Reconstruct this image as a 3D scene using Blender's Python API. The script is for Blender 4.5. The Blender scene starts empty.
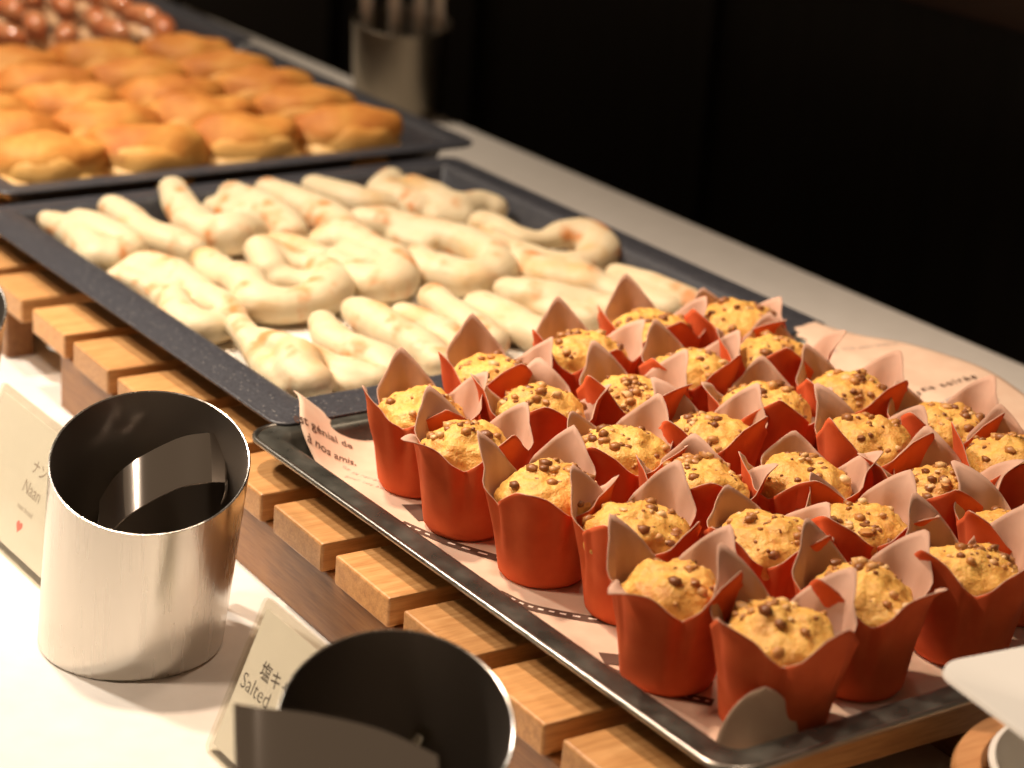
import bpy, bmesh, math, random
from mathutils import Vector, Matrix, noise
U = 0.012            # one working unit in metres (everything below is given in units)
C = bpy.context.scene.collection
sc = bpy.context.scene
PI = math.pi
def V3(p): return Vector(p)

# ---------------------------------------------------------------- camera
cam_d = bpy.data.cameras.new('camera'); cam = bpy.data.objects.new('camera', cam_d); C.objects.link(cam)
CAM = Vector((85.9735, -41.27464, 48.91073))
f_px = 2231.4356
rx = Matrix(((0.565354, -0.322816, 0.759055), (0.822249, 0.147551, -0.549669), (0.065442, 0.934889, 0.348854)))
m = Matrix(rx).to_4x4(); m.translation = CAM * U
cam.matrix_world = m
cam_d.sensor_width = 36; cam_d.lens = f_px / 1024 * 36
cam_d.clip_start = .05; cam_d.clip_end = 60
cam_d.dof.use_dof = True; cam_d.dof.focus_distance = 103 * U; cam_d.dof.aperture_fstop = 6.4
sc.camera = cam
# ---------------------------------------------------------------- world, lights, exposure
w = bpy.data.worlds.new('world'); sc.world = w; w.use_nodes = True
bg = w.node_tree.nodes['Background']; bg.inputs[0].default_value = (1.0, .68, .43, 1); bg.inputs[1].default_value = .11
sc.view_settings.view_transform = 'Standard'; sc.view_settings.look = 'None'
sc.view_settings.exposure = 0.0; sc.view_settings.gamma = 1; sc.view_settings.use_curve_mapping = False
def spot(name, loc, target, power, size, rad, col=(1, .77, .58), blend=.6):
    l = bpy.data.lights.new(name, 'SPOT'); l.energy = power; l.spot_size = math.radians(size); l.spot_blend = blend
    l.shadow_soft_size = rad * U; l.color = col
    o = bpy.data.objects.new(name, l); C.objects.link(o); o.location = Vector(loc) * U
    o.rotation_euler = (Vector(target) - Vector(loc)).to_track_quat('-Z', 'Y').to_euler()
    return o
spot('downlight_or_fill', (-72, -26, 100), (-34, 0, 0), 94, 66, 4.0, (1, .89, .76), blend=1.0)
spot('downlight_or_fill', (-34, 2, 112), (4, 14, 0), 72, 62, 4.0, blend=1.0)
spot('downlight_or_fill', (-105, 25, 105), (-90, 34, 0), 62, 62, 4.0, (1, .82, .64), blend=1.0)
spot('downlight_or_fill', (-36, -84, 150), (2, 12, 4), 84, 50, 10.0, blend=1.0)  # added soft fill for the muffin fronts, high on the viewer's side
spot('downlight_or_fill', (-10, 70, 130), (0, 56, 0), 30, 70, 8.0, blend=1.0)
spot('downlight_or_fill', (52, 10, 120), (47, 24, 8), 26, 20, 5.0, (1, .90, .80), blend=1.0)  # added narrow spot that brightens the white plate

# ---------------------------------------------------------------- helpers
def tag(o, label=None, cat=None, group=None, kind=None):
    if label: o['label'] = label
    if cat: o['category'] = cat
    if group: o['group'] = group
    if kind: o['kind'] = kind
    return o
def empty(name, loc, rz=0, **k):
    o = bpy.data.objects.new(name, None); C.objects.link(o); o.empty_display_size = .01
    o.location = Vector(loc) * U; o.rotation_euler = (0, 0, rz); return tag(o, **k)
def obj(name, V, F, mat, parent=None, org=(0, 0, 0), smooth=True, angle=40, mats=None, mi=None):
    me = bpy.data.meshes.new(name); org = Vector(org)
    me.from_pydata([(Vector(v) - org) * U for v in V], [], F); me.update()
    for m_ in (mats or [mat]): me.materials.append(m_)
    if mi: me.polygons.foreach_set('material_index', mi)
    if smooth:
        me.shade_smooth()
        if angle: me.set_sharp_from_angle(angle=math.radians(angle))
    o = bpy.data.objects.new(name, me); C.objects.link(o)
    if parent: o.parent = parent
    else: o.location = org * U
    return o
def merge(*parts):
    V, F = [], []
    for v, f in parts:
        n = len(V); V += list(v); F += [tuple(i + n for i in q) for q in f]
    return V, F
def bm_out(bm):
    bm.verts.ensure_lookup_table(); bm.verts.index_update()
    V = [v.co.copy() for v in bm.verts]; F = [tuple(v.index for v in f.verts) for f in bm.faces]; bm.free(); return V, F
def box(x0, x1, y0, y1, z0, z1, bev=.1, seg=2):
    bm = bmesh.new(); bmesh.ops.create_cube(bm, size=1)
    for v in bm.verts: v.co = Vector(((x0 + x1) / 2 + v.co.x * (x1 - x0), (y0 + y1) / 2 + v.co.y * (y1 - y0), (z0 + z1) / 2 + v.co.z * (z1 - z0)))
    if bev: bmesh.ops.bevel(bm, geom=bm.edges[:], offset=bev, segments=seg, affect='EDGES', profile=.5)
    return bm_out(bm)
def loft(rings, cap0=True, cap1=True, closed=True):
    n = len(rings[0]); V = [p for r in rings for p in r]; F = []
    for i in range(len(rings) - 1):
        for j in range(n if closed else n - 1):
            k = (j + 1) % n; F.append((i * n + j, i * n + k, (i + 1) * n + k, (i + 1) * n + j))
    if cap0: F.append(tuple(reversed(range(n))))
    if cap1: F.append(tuple((len(rings) - 1) * n + j for j in range(n)))
    return V, F
def rrect(a0, a1, b0, b1, rc, z, n=8):
    P = []
    for cx, cy, t in ((a1 - rc, b0 + rc, -PI / 2), (a1 - rc, b1 - rc, 0), (a0 + rc, b1 - rc, PI / 2), (a0 + rc, b0 + rc, PI)):
        for i in range(n + 1):
            q = t + PI / 2 * i / n; P.append(Vector((cx + rc * math.cos(q), cy + rc * math.sin(q), z)))
    return P
def circ(r, z, n=64, c=(0, 0)): return [Vector((c[0] + r * math.cos(2 * PI * i / n), c[1] + r * math.sin(2 * PI * i / n), z)) for i in range(n)]
def ico(c, r, sub=2, sq=(1, 1, 1)):
    bm = bmesh.new(); bmesh.ops.create_icosphere(bm, subdivisions=sub, radius=1)
    for v in bm.verts: v.co = Vector((c[0] + v.co.x * r * sq[0], c[1] + v.co.y * r * sq[1], c[2] + v.co.z * r * sq[2]))
    return bm_out(bm)
def sm(a, b, x):
    t = min(1, max(0, (x - a) / (b - a))); return t * t * (3 - 2 * t)

# ---------------------------------------------------------------- materials
def mat(name, col=(.8, .8, .8), rough=.5, metal=0., spec=.5, coat=0, sss=0):
    m = bpy.data.materials.new(name); m.use_nodes = True; b = m.node_tree.nodes['Principled BSDF']
    b.inputs['Base Color'].default_value = (*col, 1); b.inputs['Roughness'].default_value = rough
    b.inputs['Metallic'].default_value = metal; b.inputs['Specular IOR Level'].default_value = spec
    b.inputs['Coat Weight'].default_value = coat; b.inputs['Coat Roughness'].default_value = .12
    if sss:
        b.inputs['Subsurface Weight'].default_value = sss; b.inputs['Subsurface Radius'].default_value = (1, .5, .25); b.inputs['Subsurface Scale'].default_value = .006
    return m, m.node_tree, b
def nn(t, typ, **k):
    n = t.nodes.new(typ)
    for a, v in k.items():
        if a in n.inputs: n.inputs[a].default_value = v
        else: setattr(n, a, v)
    return n
def ramp(t, src, stops):
    r = t.nodes.new('ShaderNodeValToRGB'); e = r.color_ramp.elements
    while len(e) < len(stops): e.new(.5)
    for i, (p, c) in enumerate(stops): e[i].position = p; e[i].color = (*c, 1) if len(c) == 3 else c
    t.links.new(src, r.inputs[0]); return r
def coords(t, sc_=(1, 1, 1), rnd=False):
    tc = t.nodes.new('ShaderNodeTexCoord'); mp = t.nodes.new('ShaderNodeMapping'); mp.inputs['Scale'].default_value = [s / U for s in sc_]
    t.links.new(tc.outputs['Object'], mp.inputs[0])
    if rnd:
        oi = t.nodes.new('ShaderNodeObjectInfo'); mu = nn(t, 'ShaderNodeVectorMath', operation='SCALE'); mu.inputs[0].default_value = (37, 51, 23)
        t.links.new(oi.outputs['Random'], mu.inputs['Scale']); t.links.new(mu.outputs[0], mp.inputs['Location'])
    return mp.outputs[0]
def noise_(t, vec, scale, detail=3, rough=.5):
    n = t.nodes.new('ShaderNodeTexNoise'); n.inputs['Scale'].default_value = scale; n.inputs['Detail'].default_value = detail; n.inputs['Roughness'].default_value = rough
    t.links.new(vec, n.inputs['Vector']); return n
def bump(t, b, src, dist, strength=1):
    n = nn(t, 'ShaderNodeBump'); n.inputs['Distance'].default_value = dist * U; n.inputs['Strength'].default_value = strength
    t.links.new(src, n.inputs['Height']); t.links.new(n.outputs[0], b.inputs['Normal'])
def mix(t, fac, a, b_, typ='MIX'):
    m = t.nodes.new('ShaderNodeMix'); m.data_type = 'RGBA'; m.blend_type = typ
    if isinstance(fac, float): m.inputs[0].default_value = fac
    else: t.links.new(fac, m.inputs[0])
    for s, i in ((a, 6), (b_, 7)):
        if isinstance(s, tuple): m.inputs[i].default_value = (*s, 1)
        else: t.links.new(s, m.inputs[i])
    return m.outputs[2]

M = {}
m, t, b = mat('counter white', (.80, .76, .70), .35); n = noise_(t, coords(t), .6, 4)
t.links.new(ramp(t, n.outputs[0], [(.3, (.78, .74, .68)), (.7, (.83, .79, .73))]).outputs[0], b.inputs['Base Color']); M['counter'] = m
m, t, b = mat('dark panel', (.012, .010, .009), .55); n = noise_(t, coords(t, (1, 1, .05)), .4, 3)
t.links.new(ramp(t, n.outputs[0], [(.3, (.010, .008, .006)), (.8, (.020, .016, .012))]).outputs[0], b.inputs['Base Color']); M['dark'] = m
m, t, b = mat('brown ledge', (.06, .03, .018), .6); M['ledge'] = m
# bamboo: grain runs along the slat (Y) / along the beam (X)
def wood(name, axis, c0, c1, c2):
    m, t, b = mat(name, c1, .42)
    s = (1.2, .09, 1.2) if axis == 'y' else (.09, 1.2, 1.2)
    v = coords(t, s, rnd=True); n = noise_(t, v, 2.2, 5, .6); n2 = noise_(t, v, 9, 2)
    c = ramp(t, n.outputs[0], [(.3, c0), (.5, c1), (.72, c2)]).outputs[0]
    c = mix(t, .35, c, ramp(t, n2.outputs[0], [(.35, c0), (.65, c2)]).outputs[0])
    oi = t.nodes.new('ShaderNodeObjectInfo'); hv = nn(t, 'ShaderNodeHueSaturation'); mr = nn(t, 'ShaderNodeMapRange'); mr.inputs[3].default_value = .85; mr.inputs[4].default_value = 1.12
    t.links.new(oi.outputs['Random'], mr.inputs[0]); t.links.new(mr.outputs[0], hv.inputs['Value']); t.links.new(c, hv.inputs['Color'])
    t.links.new(hv.outputs[0], b.inputs['Base Color']); bump(t, b, n.outputs[0], .02, .4); return m
M['slat'] = wood('bamboo slat', 'y', (.42, .19, .06), (.58, .29, .10), (.70, .39, .16))
M['beam'] = wood('wood beam', 'x', (.19, .072, .022), (.30, .125, .038), (.40, .19, .066))
# dark enamel with pale specks
m, t, b = mat('speckled enamel', (.05, .05, .055), .38, spec=.6); v = coords(t)
n = noise_(t, v, 7, 2); vo = t.nodes.new('ShaderNodeTexVoronoi'); vo.inputs['Scale'].default_value = 3.2; t.links.new(v, vo.inputs['Vector'])
c = ramp(t, n.outputs[0], [(.3, (.026, .027, .033)), (.7, (.055, .057, .068))]).outputs[0]
c = mix(t, ramp(t, vo.outputs['Distance'], [(.0, (1, 1, 1)), (.13, (.6, .6, .6)), (.2, (0, 0, 0))]).outputs[0], c, (.24, .23, .22))
t.links.new(c, b.inputs['Base Color']); M['enamel'] = m
m, t, b = mat('aged steel', (.20, .19, .17), .34, metal=.75); n = noise_(t, coords(t), .8, 3)
t.links.new(ramp(t, n.outputs[0], [(.3, (.10, .10, .085)), (.7, (.15, .15, .13))]).outputs[0], b.inputs['Base Color'])
t.links.new(ramp(t, n.outputs[0], [(.3, (.25,) * 3), (.7, (.42,) * 3)]).outputs[0], b.inputs['Roughness']); M['steel_dark'] = m
m, t, b = mat('brushed steel', (.62, .59, .54), .22, metal=1); n = noise_(t, coords(t, (1, 1, .05)), 3, 2)
t.links.new(ramp(t, n.outputs[0], [(.3, (.20,) * 3), (.7, (.30,) * 3)]).outputs[0], b.inputs['Roughness']); M['steel'] = m
M['satin'] = mat('satin steel', (.70, .64, .55), .5, metal=.8)[0]; M['bead'] = mat('bright rolled edge', (.38, .36, .32), .28, metal=1)[0]; M['steel_shaded'] = mat('shaded steel', (.30, .26, .20), .36, metal=1)[0]  # rolled edge lighter than the pan; back cups' steel darkened to suggest shade
m, t, b = mat('matt shaded steel inside', (.24, .21, .18), .5, metal=1); M['steel_in'] = m  # cup interior: its shade is put into the darker colour
m, t, b = mat('polished steel', (.78, .74, .70), .10, metal=1); M['polish'] = m
# papers
def paper(name, c0, c1, rough=.75, trans=.18):
    m, t, b = mat(name, c0, rough, spec=.25); n = noise_(t, coords(t, rnd=True), .8, 4)
    c = ramp(t, n.outputs[0], [(.3, c0), (.7, c1)]).outputs[0]; t.links.new(c, b.inputs['Base Color'])
    tr = t.nodes.new('ShaderNodeBsdfTranslucent'); t.links.new(c, tr.inputs[0]); ms = t.nodes.new('ShaderNodeMixShader'); ms.inputs[0].default_value = trans
    out = t.nodes['Material Output']; t.links.new(b.outputs[0], ms.inputs[1]); t.links.new(tr.outputs[0], ms.inputs[2]); t.links.new(ms.outputs[0], out.inputs[0])
    bump(t, b, n.outputs[0], .05, .3); return m
M['wrap_out'] = paper('red wrapper paper', (.70, .115, .034), (.78, .15, .046), .85, .10)
M['wrap_in'] = paper('pink wrapper lining', (.62, .385, .28), (.70, .45, .335), .7, .12)
M['news'] = paper('printed greaseproof paper', (.74, .52, .38), (.80, .60, .45), .6, .1)
M['parch'] = paper('baking parchment', (.78, .74, .66), (.84, .80, .72), .6, .1)
M['ink'] = mat('brown ink', (.10, .045, .025), .7)[0]
M['inkgrey'] = mat('grey ink', (.12, .10, .09), .7)[0]
M['inklight'] = mat('pale ink', (.45, .38, .33), .7)[0]
M['inkpink'] = mat('pink ink', (.85, .22, .18), .7)[0]
M['inkwhite'] = mat('white ink', (.85, .70, .58), .7)[0]
M['card'] = mat('white card', (.90, .87, .80), .6)[0]
# clear acrylic
m, t, b = mat('clear acrylic', (1, 1, 1), .04); t.nodes.remove(b)
gl = nn(t, 'ShaderNodeBsdfGlossy'); gl.inputs['Roughness'].default_value = .06; tb = nn(t, 'ShaderNodeBsdfTransparent'); tb.inputs[0].default_value = (.93, .92, .88, 1)
lw = nn(t, 'ShaderNodeLayerWeight'); lw.inputs[0].default_value = .5; p4 = nn(t, 'ShaderNodeMath', operation='POWER'); p4.inputs[1].default_value = 4; t.links.new(lw.outputs['Facing'], p4.inputs[0]); fr = nn(t, 'ShaderNodeMath', operation='MULTIPLY_ADD'); fr.inputs[1].default_value = .6; fr.inputs[2].default_value = .03; t.links.new(p4.outputs[0], fr.inputs[0]); ms = nn(t, 'ShaderNodeMixShader')
t.links.new(fr.outputs[0], ms.inputs[0]); t.links.new(tb.outputs[0], ms.inputs[1]); t.links.new(gl.outputs[0], ms.inputs[2]); t.links.new(ms.outputs[0], t.nodes['Material Output'].inputs[0]); M['acrylic'] = m
# bakes
m, t, b = mat('muffin crumb', (.8, .5, .15), .5, sss=.15); v = coords(t, rnd=True)
n = noise_(t, v, .75, 4, .6); n2 = noise_(t, v, 3.5, 3, .65)
c = ramp(t, n.outputs[0], [(.30, (.54, .20, .03)), (.46, (.74, .38, .065)), (.62, (.86, .52, .12)), (.78, (.58, .23, .04))]).outputs[0]
c = mix(t, .3, c, ramp(t, n2.outputs[0], [(.35, (.64, .29, .05)), (.65, (.92, .64, .22))]).outputs[0])
t.links.new(c, b.inputs['Base Color']); bump(t, b, n2.outputs[0], .16, .8); M['cake'] = m
m, t, b = mat('toasted nuts', (.3, .12, .04), .4)
g = nn(t, 'ShaderNodeNewGeometry'); c = ramp(t, g.outputs['Random Per Island'], [(.0, (.22, .075, .022)), (.4, (.38, .155, .04)), (.7, (.52, .24, .065)), (.88, (.70, .42, .17)), (1, (.82, .58, .30))]).outputs[0]
t.links.new(c, b.inputs['Base Color']); M['nuts'] = m
m, t, b = mat('naan dough', (.85, .72, .45), .55, sss=.06); v = coords(t, rnd=True)
n = noise_(t, v, .22, 4, .55); n2 = noise_(t, v, .5, 3, .5)
c = ramp(t, n.outputs[0], [(.3, (.60, .49, .30)), (.52, (.65, .54, .35)), (.72, (.60, .38, .15))]).outputs[0]
fac = ramp(t, n2.outputs[0], [(.55, (0, 0, 0)), (.63, (.45, .45, .45)), (.70, (.95, .95, .95))]).outputs[0]
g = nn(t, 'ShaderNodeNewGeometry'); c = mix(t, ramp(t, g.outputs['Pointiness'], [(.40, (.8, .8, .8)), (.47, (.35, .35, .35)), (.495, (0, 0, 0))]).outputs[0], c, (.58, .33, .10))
c = mix(t, fac, c, (.56, .22, .06)); t.links.new(c, b.inputs['Base Color']); n3 = noise_(t, v, 2.0, 3); bump(t, b, n3.outputs[0], .06, .5); M['naan'] = m
m, t, b = mat('glazed crust', (.7, .3, .07), .62, coat=.0, spec=.3); v = coords(t, rnd=True); n = noise_(t, v, .3, 4, .55)
c = ramp(t, n.outputs[0], [(.3, (.52, .16, .025)), (.5, (.68, .27, .05)), (.7, (.80, .40, .09))]).outputs[0]
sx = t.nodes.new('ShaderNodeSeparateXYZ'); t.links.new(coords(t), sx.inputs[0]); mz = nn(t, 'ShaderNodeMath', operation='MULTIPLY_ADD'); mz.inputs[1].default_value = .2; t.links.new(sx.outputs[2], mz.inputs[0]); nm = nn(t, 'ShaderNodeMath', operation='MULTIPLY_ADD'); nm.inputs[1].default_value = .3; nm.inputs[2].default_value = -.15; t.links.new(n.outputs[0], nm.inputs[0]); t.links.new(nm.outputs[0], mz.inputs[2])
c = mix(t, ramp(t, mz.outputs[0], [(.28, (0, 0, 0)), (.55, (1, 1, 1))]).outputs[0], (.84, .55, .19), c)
t.links.new(c, b.inputs['Base Color']); n3 = noise_(t, v, 1.2, 4); bump(t, b, n3.outputs[0], .15, .5); M['crust'] = m
m2 = m.copy(); M['crust2'] = m2; r_ = [n for n in m2.node_tree.nodes if n.type == 'VALTORGB'][0]
for e_, c_ in zip(r_.color_ramp.elements, ((.70, .31, .06), (.78, .40, .10), (.84, .50, .16))): e_.color = (*c_, 1)
M['layer'] = mat('pale pastry layers', (.82, .50, .16), .5)[0]
m, t, b = mat('glazed sausage', (.62, .14, .06), .18, coat=.7); n = noise_(t, coords(t, rnd=True), .5, 3)
t.links.new(ramp(t, n.outputs[0], [(.35, (.66, .19, .07)), (.7, (.86, .42, .20))]).outputs[0], b.inputs['Base Color']); M['sausage'] = m
M['bun'] = mat('pale bun dough', (.86, .56, .32), .4, coat=.3)[0]
M['ceramic'] = mat('white ceramic', (.84, .82, .76), .16, coat=.5)[0]
M['canister'] = wood('turned wood', 'y', (.50, .22, .08), (.62, .30, .12), (.70, .38, .17))

# ---------------------------------------------------------------- the setting
V, F = box(-420, 330, 110, 114, -80, 160, 0); tag(obj('wall_back', V, F, M['dark'], smooth=False), kind='structure')
V, F = box(-420, 330, -200, 110, -84, -80, 0); tag(obj('floor', V, F, M['dark'], smooth=False), kind='structure')
for i, x in enumerate((-330, -235, -170, -136, -92, -40, 10)):
    V, F = box(x, x + 1.6, 108.8, 110, -80, 160, .2); tag(obj('trim_%d' % (i + 1), V, F, M['dark'], smooth=False), kind='structure')
cnt = empty('buffet_counter', (0, 0, 0), label='long white buffet counter carrying the wooden risers, cups and trays', cat='counter')
V, F = box(-230, 150, -75, 69.8, -3, 0, .25, 3); obj('worktop', V, F, M['counter'], cnt)
V, F = box(-226, 146, -71, 67, -79.8, -3.02, .1); obj('counter_base', V, F, M['dark'], cnt)
V, F = box(-90, 60, 104, 108.6, 13.2, 17, .3); o = obj('wall_shelf', V, F, M['ledge'], org=(-60, 108, 10)); tag(o, 'dim brown ledge on the dark wall in the top right corner', 'shelf')

# ---------------------------------------------------------------- wooden risers
RZ = math.radians(-1.9)
def riser(name_lab, org, xs, y0, y1, bx0, bx1):
    r = empty('wooden_riser', org, RZ, label=name_lab, cat='riser', group='slatted risers under the trays')
    first = None
    for x in xs:
        if first is None:
            V, F = box(0, 5, y0, y1, 3.5, 5.0, .12); first = obj('slat', V, F, M['slat'], r, smooth=False); s = first
        else:
            s = first.copy(); C.objects.link(s); s.parent = r
        s.location = (x * U, 0, 0)
    for y in (y0 + .35, (y0 + y1) / 2, y1 - 2.6):
        V, F = box(bx0, bx1, y, y + 1.8, 0, 3.48, .12); obj('beam', V, F, M['beam'], r, smooth=False)
    return r
# origin at x=-.6,y=7.8 front corner of one slat
riser('slatted bamboo riser carrying the muffin and naan trays, front blocks in full view', (-.7, 7.75, 0), [6.3 * k for k in range(-5, 5)], 0, 40, -28, 30.2)
riser('slatted bamboo riser at the far left, under the pastry trays', (-38.9, 9.0, 0), [-.0 - 6.3 * k for k in range(0, 11)], 0, 39, -62, 1.5)

# ---------------------------------------------------------------- trays
def tray(label, x0, x1, y0, y1, zr, zf, rim, rc, m, bead=.16, lip=.0, n=8):
    c = ((x0 + x1) / 2, (y0 + y1) / 2)
    t = empty('baking_tray', (*c, 5.0), label=label, cat='tray')
    def R(d, z): return rrect(x0 + d, x1 - d, y0 + d, y1 - d, max(.15, rc - d * .6), z, n)
    s = .9
    body = [R(rim + s + .25, zf - .16), R(rim + s, zf - .12), R(rim + .05, zr - .35), R(rim - .3, zr - .14), R(bead, zr - .12 - lip),
            R(bead, zr - lip), R(rim * .5, zr + .02 - lip * .4), R(rim - .25, zr + .04), R(rim, zr - .05), R(rim + .22, zr - .3), R(rim + s * .85, zf + .12), R(rim + s + .3, zf)]
    V, F = loft(body); obj('pan', V, F, m, t, org=(*c, 5.0), angle=50)
    br = []
    for i in range(10):
        q = 2 * PI * i / 10; br.append(R(bead + bead * math.cos(q), zr - lip - .06 + bead * math.sin(q)))
    br.append(br[0]); V, F = loft(br, False, False); obj('rolled_edge', V, F, M['bead'] if m == M['steel_dark'] else m, t, org=(*c, 5.0), angle=0)
    return t
tm = tray('dark steel tray with a rolled rim holding the red wrapped muffins', -6.2, 32.2, 8.8, 47.0, 6.7, 5.2, 1.5, 1.7, M['steel_dark'])
tn = tray('dark speckled enamel tray of pale naan breads', -47.0, -5.5, 10.6, 48.3, 7.1, 5.2, 2.5, 1.0, M['enamel'], bead=.1, lip=.25)
tp = tray('dark enamel tray of golden glazed pastries', -84.0, -47.5, 13.2, 51.0, 7.5, 5.25, 1.7, 1.6, M['enamel'], bead=.14, lip=.1)
tf = tray('dark tray of small glazed sausage buns at the far left', -125, -84.6, 14.5, 52.3, 7.5, 5.25, 1.7, 1.6, M['enamel'], bead=.14, lip=.1)

V, F = loft([rrect(-43, -9, 14.6, 44.6, .6, 5.24), rrect(-43, -9, 14.6, 44.6, .6, 5.29)]); tag(obj('baking_parchment', V, F, M['parch'], org=(-26, 30, 5.24)), 'white baking parchment lying in the naan tray', 'parchment')
# printed paper in the muffin tray
def ph(x, y):
    z = 5.27
    l = sm(-1.4, -6.6, x) * (1.75 * math.exp(-((y - 11.4) / 2.2) ** 2) + 1.15 + .35 * math.cos(y * .6))
    bk = sm(43.6, 45.8, y) * 1.62 + sm(46, 50, y) * (.18 + .18 * math.sin(x * .5))
    rt = sm(29.4, 30.4, x) * .15
    fl = sm(12.6, 11.2, y) * .12 * (1 + math.sin(x * 1.1))
    cr = .05 * math.sin(x * .9 + y * .3) * sm(42, 46, y)
    return z + max(l, bk) + rt + fl + cr
def pedge(x):  # front edge of the sheet
    return 11.35 + .25 * math.sin(x * .7) + .12 * math.sin(x * 1.9) + .3 * sm(-4, -6.6, x)
NX, NY = 110, 110; V = []; F = []
for i in range(NX + 1):
    for j in range(NY + 1):
        x = -6.35 + (30.0 + 6.35) * i / NX; a = pedge(x); bb = 50.2 + .5 * math.sin(x * .35) - 2.2 * sm(-1, -7, x)
        y = a + (bb - a) * j / NY; V.append(Vector((x, y, ph(x, y))))
for i in range(NX):
    for j in range(NY):
        k = i * (NY + 1) + j; F.append((k, k + NY + 1, k + NY + 2, k + 1))
news = obj('printed_paper', V, F, M['news'], org=(12, 30, 5.2), angle=0); tag(news, 'pinkish greaseproof paper printed with French words, lining the muffin tray', 'paper')
so = news.modifiers.new('thickness', 'SOLIDIFY'); so.thickness = .03 * U; so.offset = -1
# its corner flap curling up over the near corner
V = []; F = []
for i in range(17):
    u = i / 16
    for j in range(13):
        v = j / 12; wd = 1.75 * (1 - v ** 1.7) ** .62 if v < 1 else 0
        along = (u - .5) * 2 * wd
        p = Vector((29.2, 12.9, 5.42)) + Vector((.43, .90, 0)) * along + Vector((.55, -.3, 0)) * (.7 * (1 - v) ** 1.0) + Vector((0, 0, 1)) * (2.9 * v) + Vector((.5, -.26, 0)) * (.8 * v * v)
        p += Vector((.9, -.43, 0)) * (-.5 * (u - .5) ** 2); V.append(p)
for i in range(16):
    for j in range(12):
        k = i * 13 + j; F.append((k, k + 13, k + 14, k + 1))
fl = obj('paper_corner_flap', V, F, M['news'], news, org=(12, 30, 5.2), angle=0); fl['label'] = 'greyish corner of the paper curling up against a muffin'
so = fl.modifiers.new('thickness', 'SOLIDIFY'); so.thickness = .03 * U
def text_mesh(s, size, bold=0., spacing=1., align='LEFT'):
    cu = bpy.data.curves.new('t', 'FONT'); cu.body = s; cu.size = size * U; cu.offset = bold * U; cu.space_character = spacing; cu.align_x = align; cu.resolution_u = 3
    o = bpy.data.objects.new('t', cu); C.objects.link(o); bpy.context.view_layer.update()
    me = bpy.data.meshes.new_from_object(o.evaluated_get(bpy.context.evaluated_depsgraph_get()))
    V = [v.co / U for v in me.vertices]; F = [tuple(p.vertices) for p in me.polygons]
    bpy.data.objects.remove(o); bpy.data.curves.remove(cu); bpy.data.meshes.remove(me); return V, F
def print_on_paper(s, x, y, ang, size, m, bold=.02, spacing=1.1, shear=0):
    V, F = text_mesh(s, size, bold, spacing); ca, sa = math.cos(ang), math.sin(ang); W = []
    for v in V:
        X = x + v.x * ca - v.y * sa; Y = y + v.x * sa + v.y * ca; W.append(Vector((X, Y, ph(X, Y) + .035)))
    o = obj('printed_words', W, F, m, news, org=(12, 30, 5.2), smooth=False); return o
print_on_paper('est génial de', -4.36, 10.87, 1.267, 0.62, M['ink'], 0.004, 1.00)
print_on_paper('à nos amis,', -3.52, 11.17, 1.049, 0.60, M['ink'], 0.003, 0.95)
print_on_paper('on se retrouve', -2.32, 12.53, 0.438, 0.38, M['inklight'], 0.000, 1.13)
print_on_paper('pour une belle', -1.57, 12.28, 0.389, 0.36, M['inklight'], 0.000, 1.25)

print_on_paper('une soirée', 5.0, 45.0, math.radians(84), .8, M['ink'], .012, 1.25)
print_on_paper('et nos retrouvailles', 6.6, 43.2, math.radians(84), .5, M['inklight'], .015, 1.35)
print_on_paper('autour de la table', 7.6, 43.2, math.radians(84), .5, M['inklight'], .015, 1.35)
print_on_paper('la vie est belle', -2.2, 45.2, math.radians(76), .55, M['inklight'], .01, 1.3)
def band(pts, wd, m, name='printed_band', dash=False, up=.03):
    P = [Vector((p[0], p[1], 0)) for p in pts]; V = []; F = []; n = 24
    def at(u):
        u *= len(P) - 1; i = min(int(u), len(P) - 2); return P[i].lerp(P[i + 1], u - i)
    Q = [at(i / n) for i in range(n + 1)]
    Q = [(Q[max(0, i - 2)] + Q[i] + Q[min(n, i + 2)]) / 3 for i in range(n + 1)]
    for i, q in enumerate(Q):
        d = (Q[min(n, i + 1)] - Q[max(0, i - 1)]).normalized(); s = Vector((-d.y, d.x, 0)) * wd / 2
        for k in (-1, 1):
            v = q + s * k; V.append(Vector((v.x, v.y, ph(v.x, v.y) + up)))
    for i in range(n):
        if dash and i % 2: continue
        F.append((2 * i, 2 * i + 2, 2 * i + 3, 2 * i + 1))
    return obj(name, V, F, m, news, org=(12, 30, 5.2), smooth=False)
for pts in ([(4.2, 11.75), (6.0, 12.15), (8.0, 12.85), (10.6, 14.2), (13, 16)], [(12.9, 11.5), (14.6, 12.1), (16.2, 13.3), (18.5, 15.5)], [(20.5, 11.6), (23.1, 12.2), (25.5, 14)]):
    band(pts, .62, M['ink']); band(pts, .13, M['inkwhite'], 'printed_dashes', True, .045)
V = [Vector((x, y, ph(x, y) + .03)) for x, y in ((2.6, 13.0), (4.6, 12.7), (5.2, 14.2), (3.2, 14.4))]; obj('printed_diamond', V, [(0, 1, 2, 3)], M['ink'], news, org=(12, 30, 5.2), smooth=False)
V = [Vector((x, y, ph(x, y) + .03)) for x, y in ((19.6, 12.3), (20.6, 11.9), (21.2, 12.9), (20.3, 13.2))]; obj('printed_diamond', V, [(0, 1, 2, 3)], M['ink'], news, org=(12, 30, 5.2), smooth=False)

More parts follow.
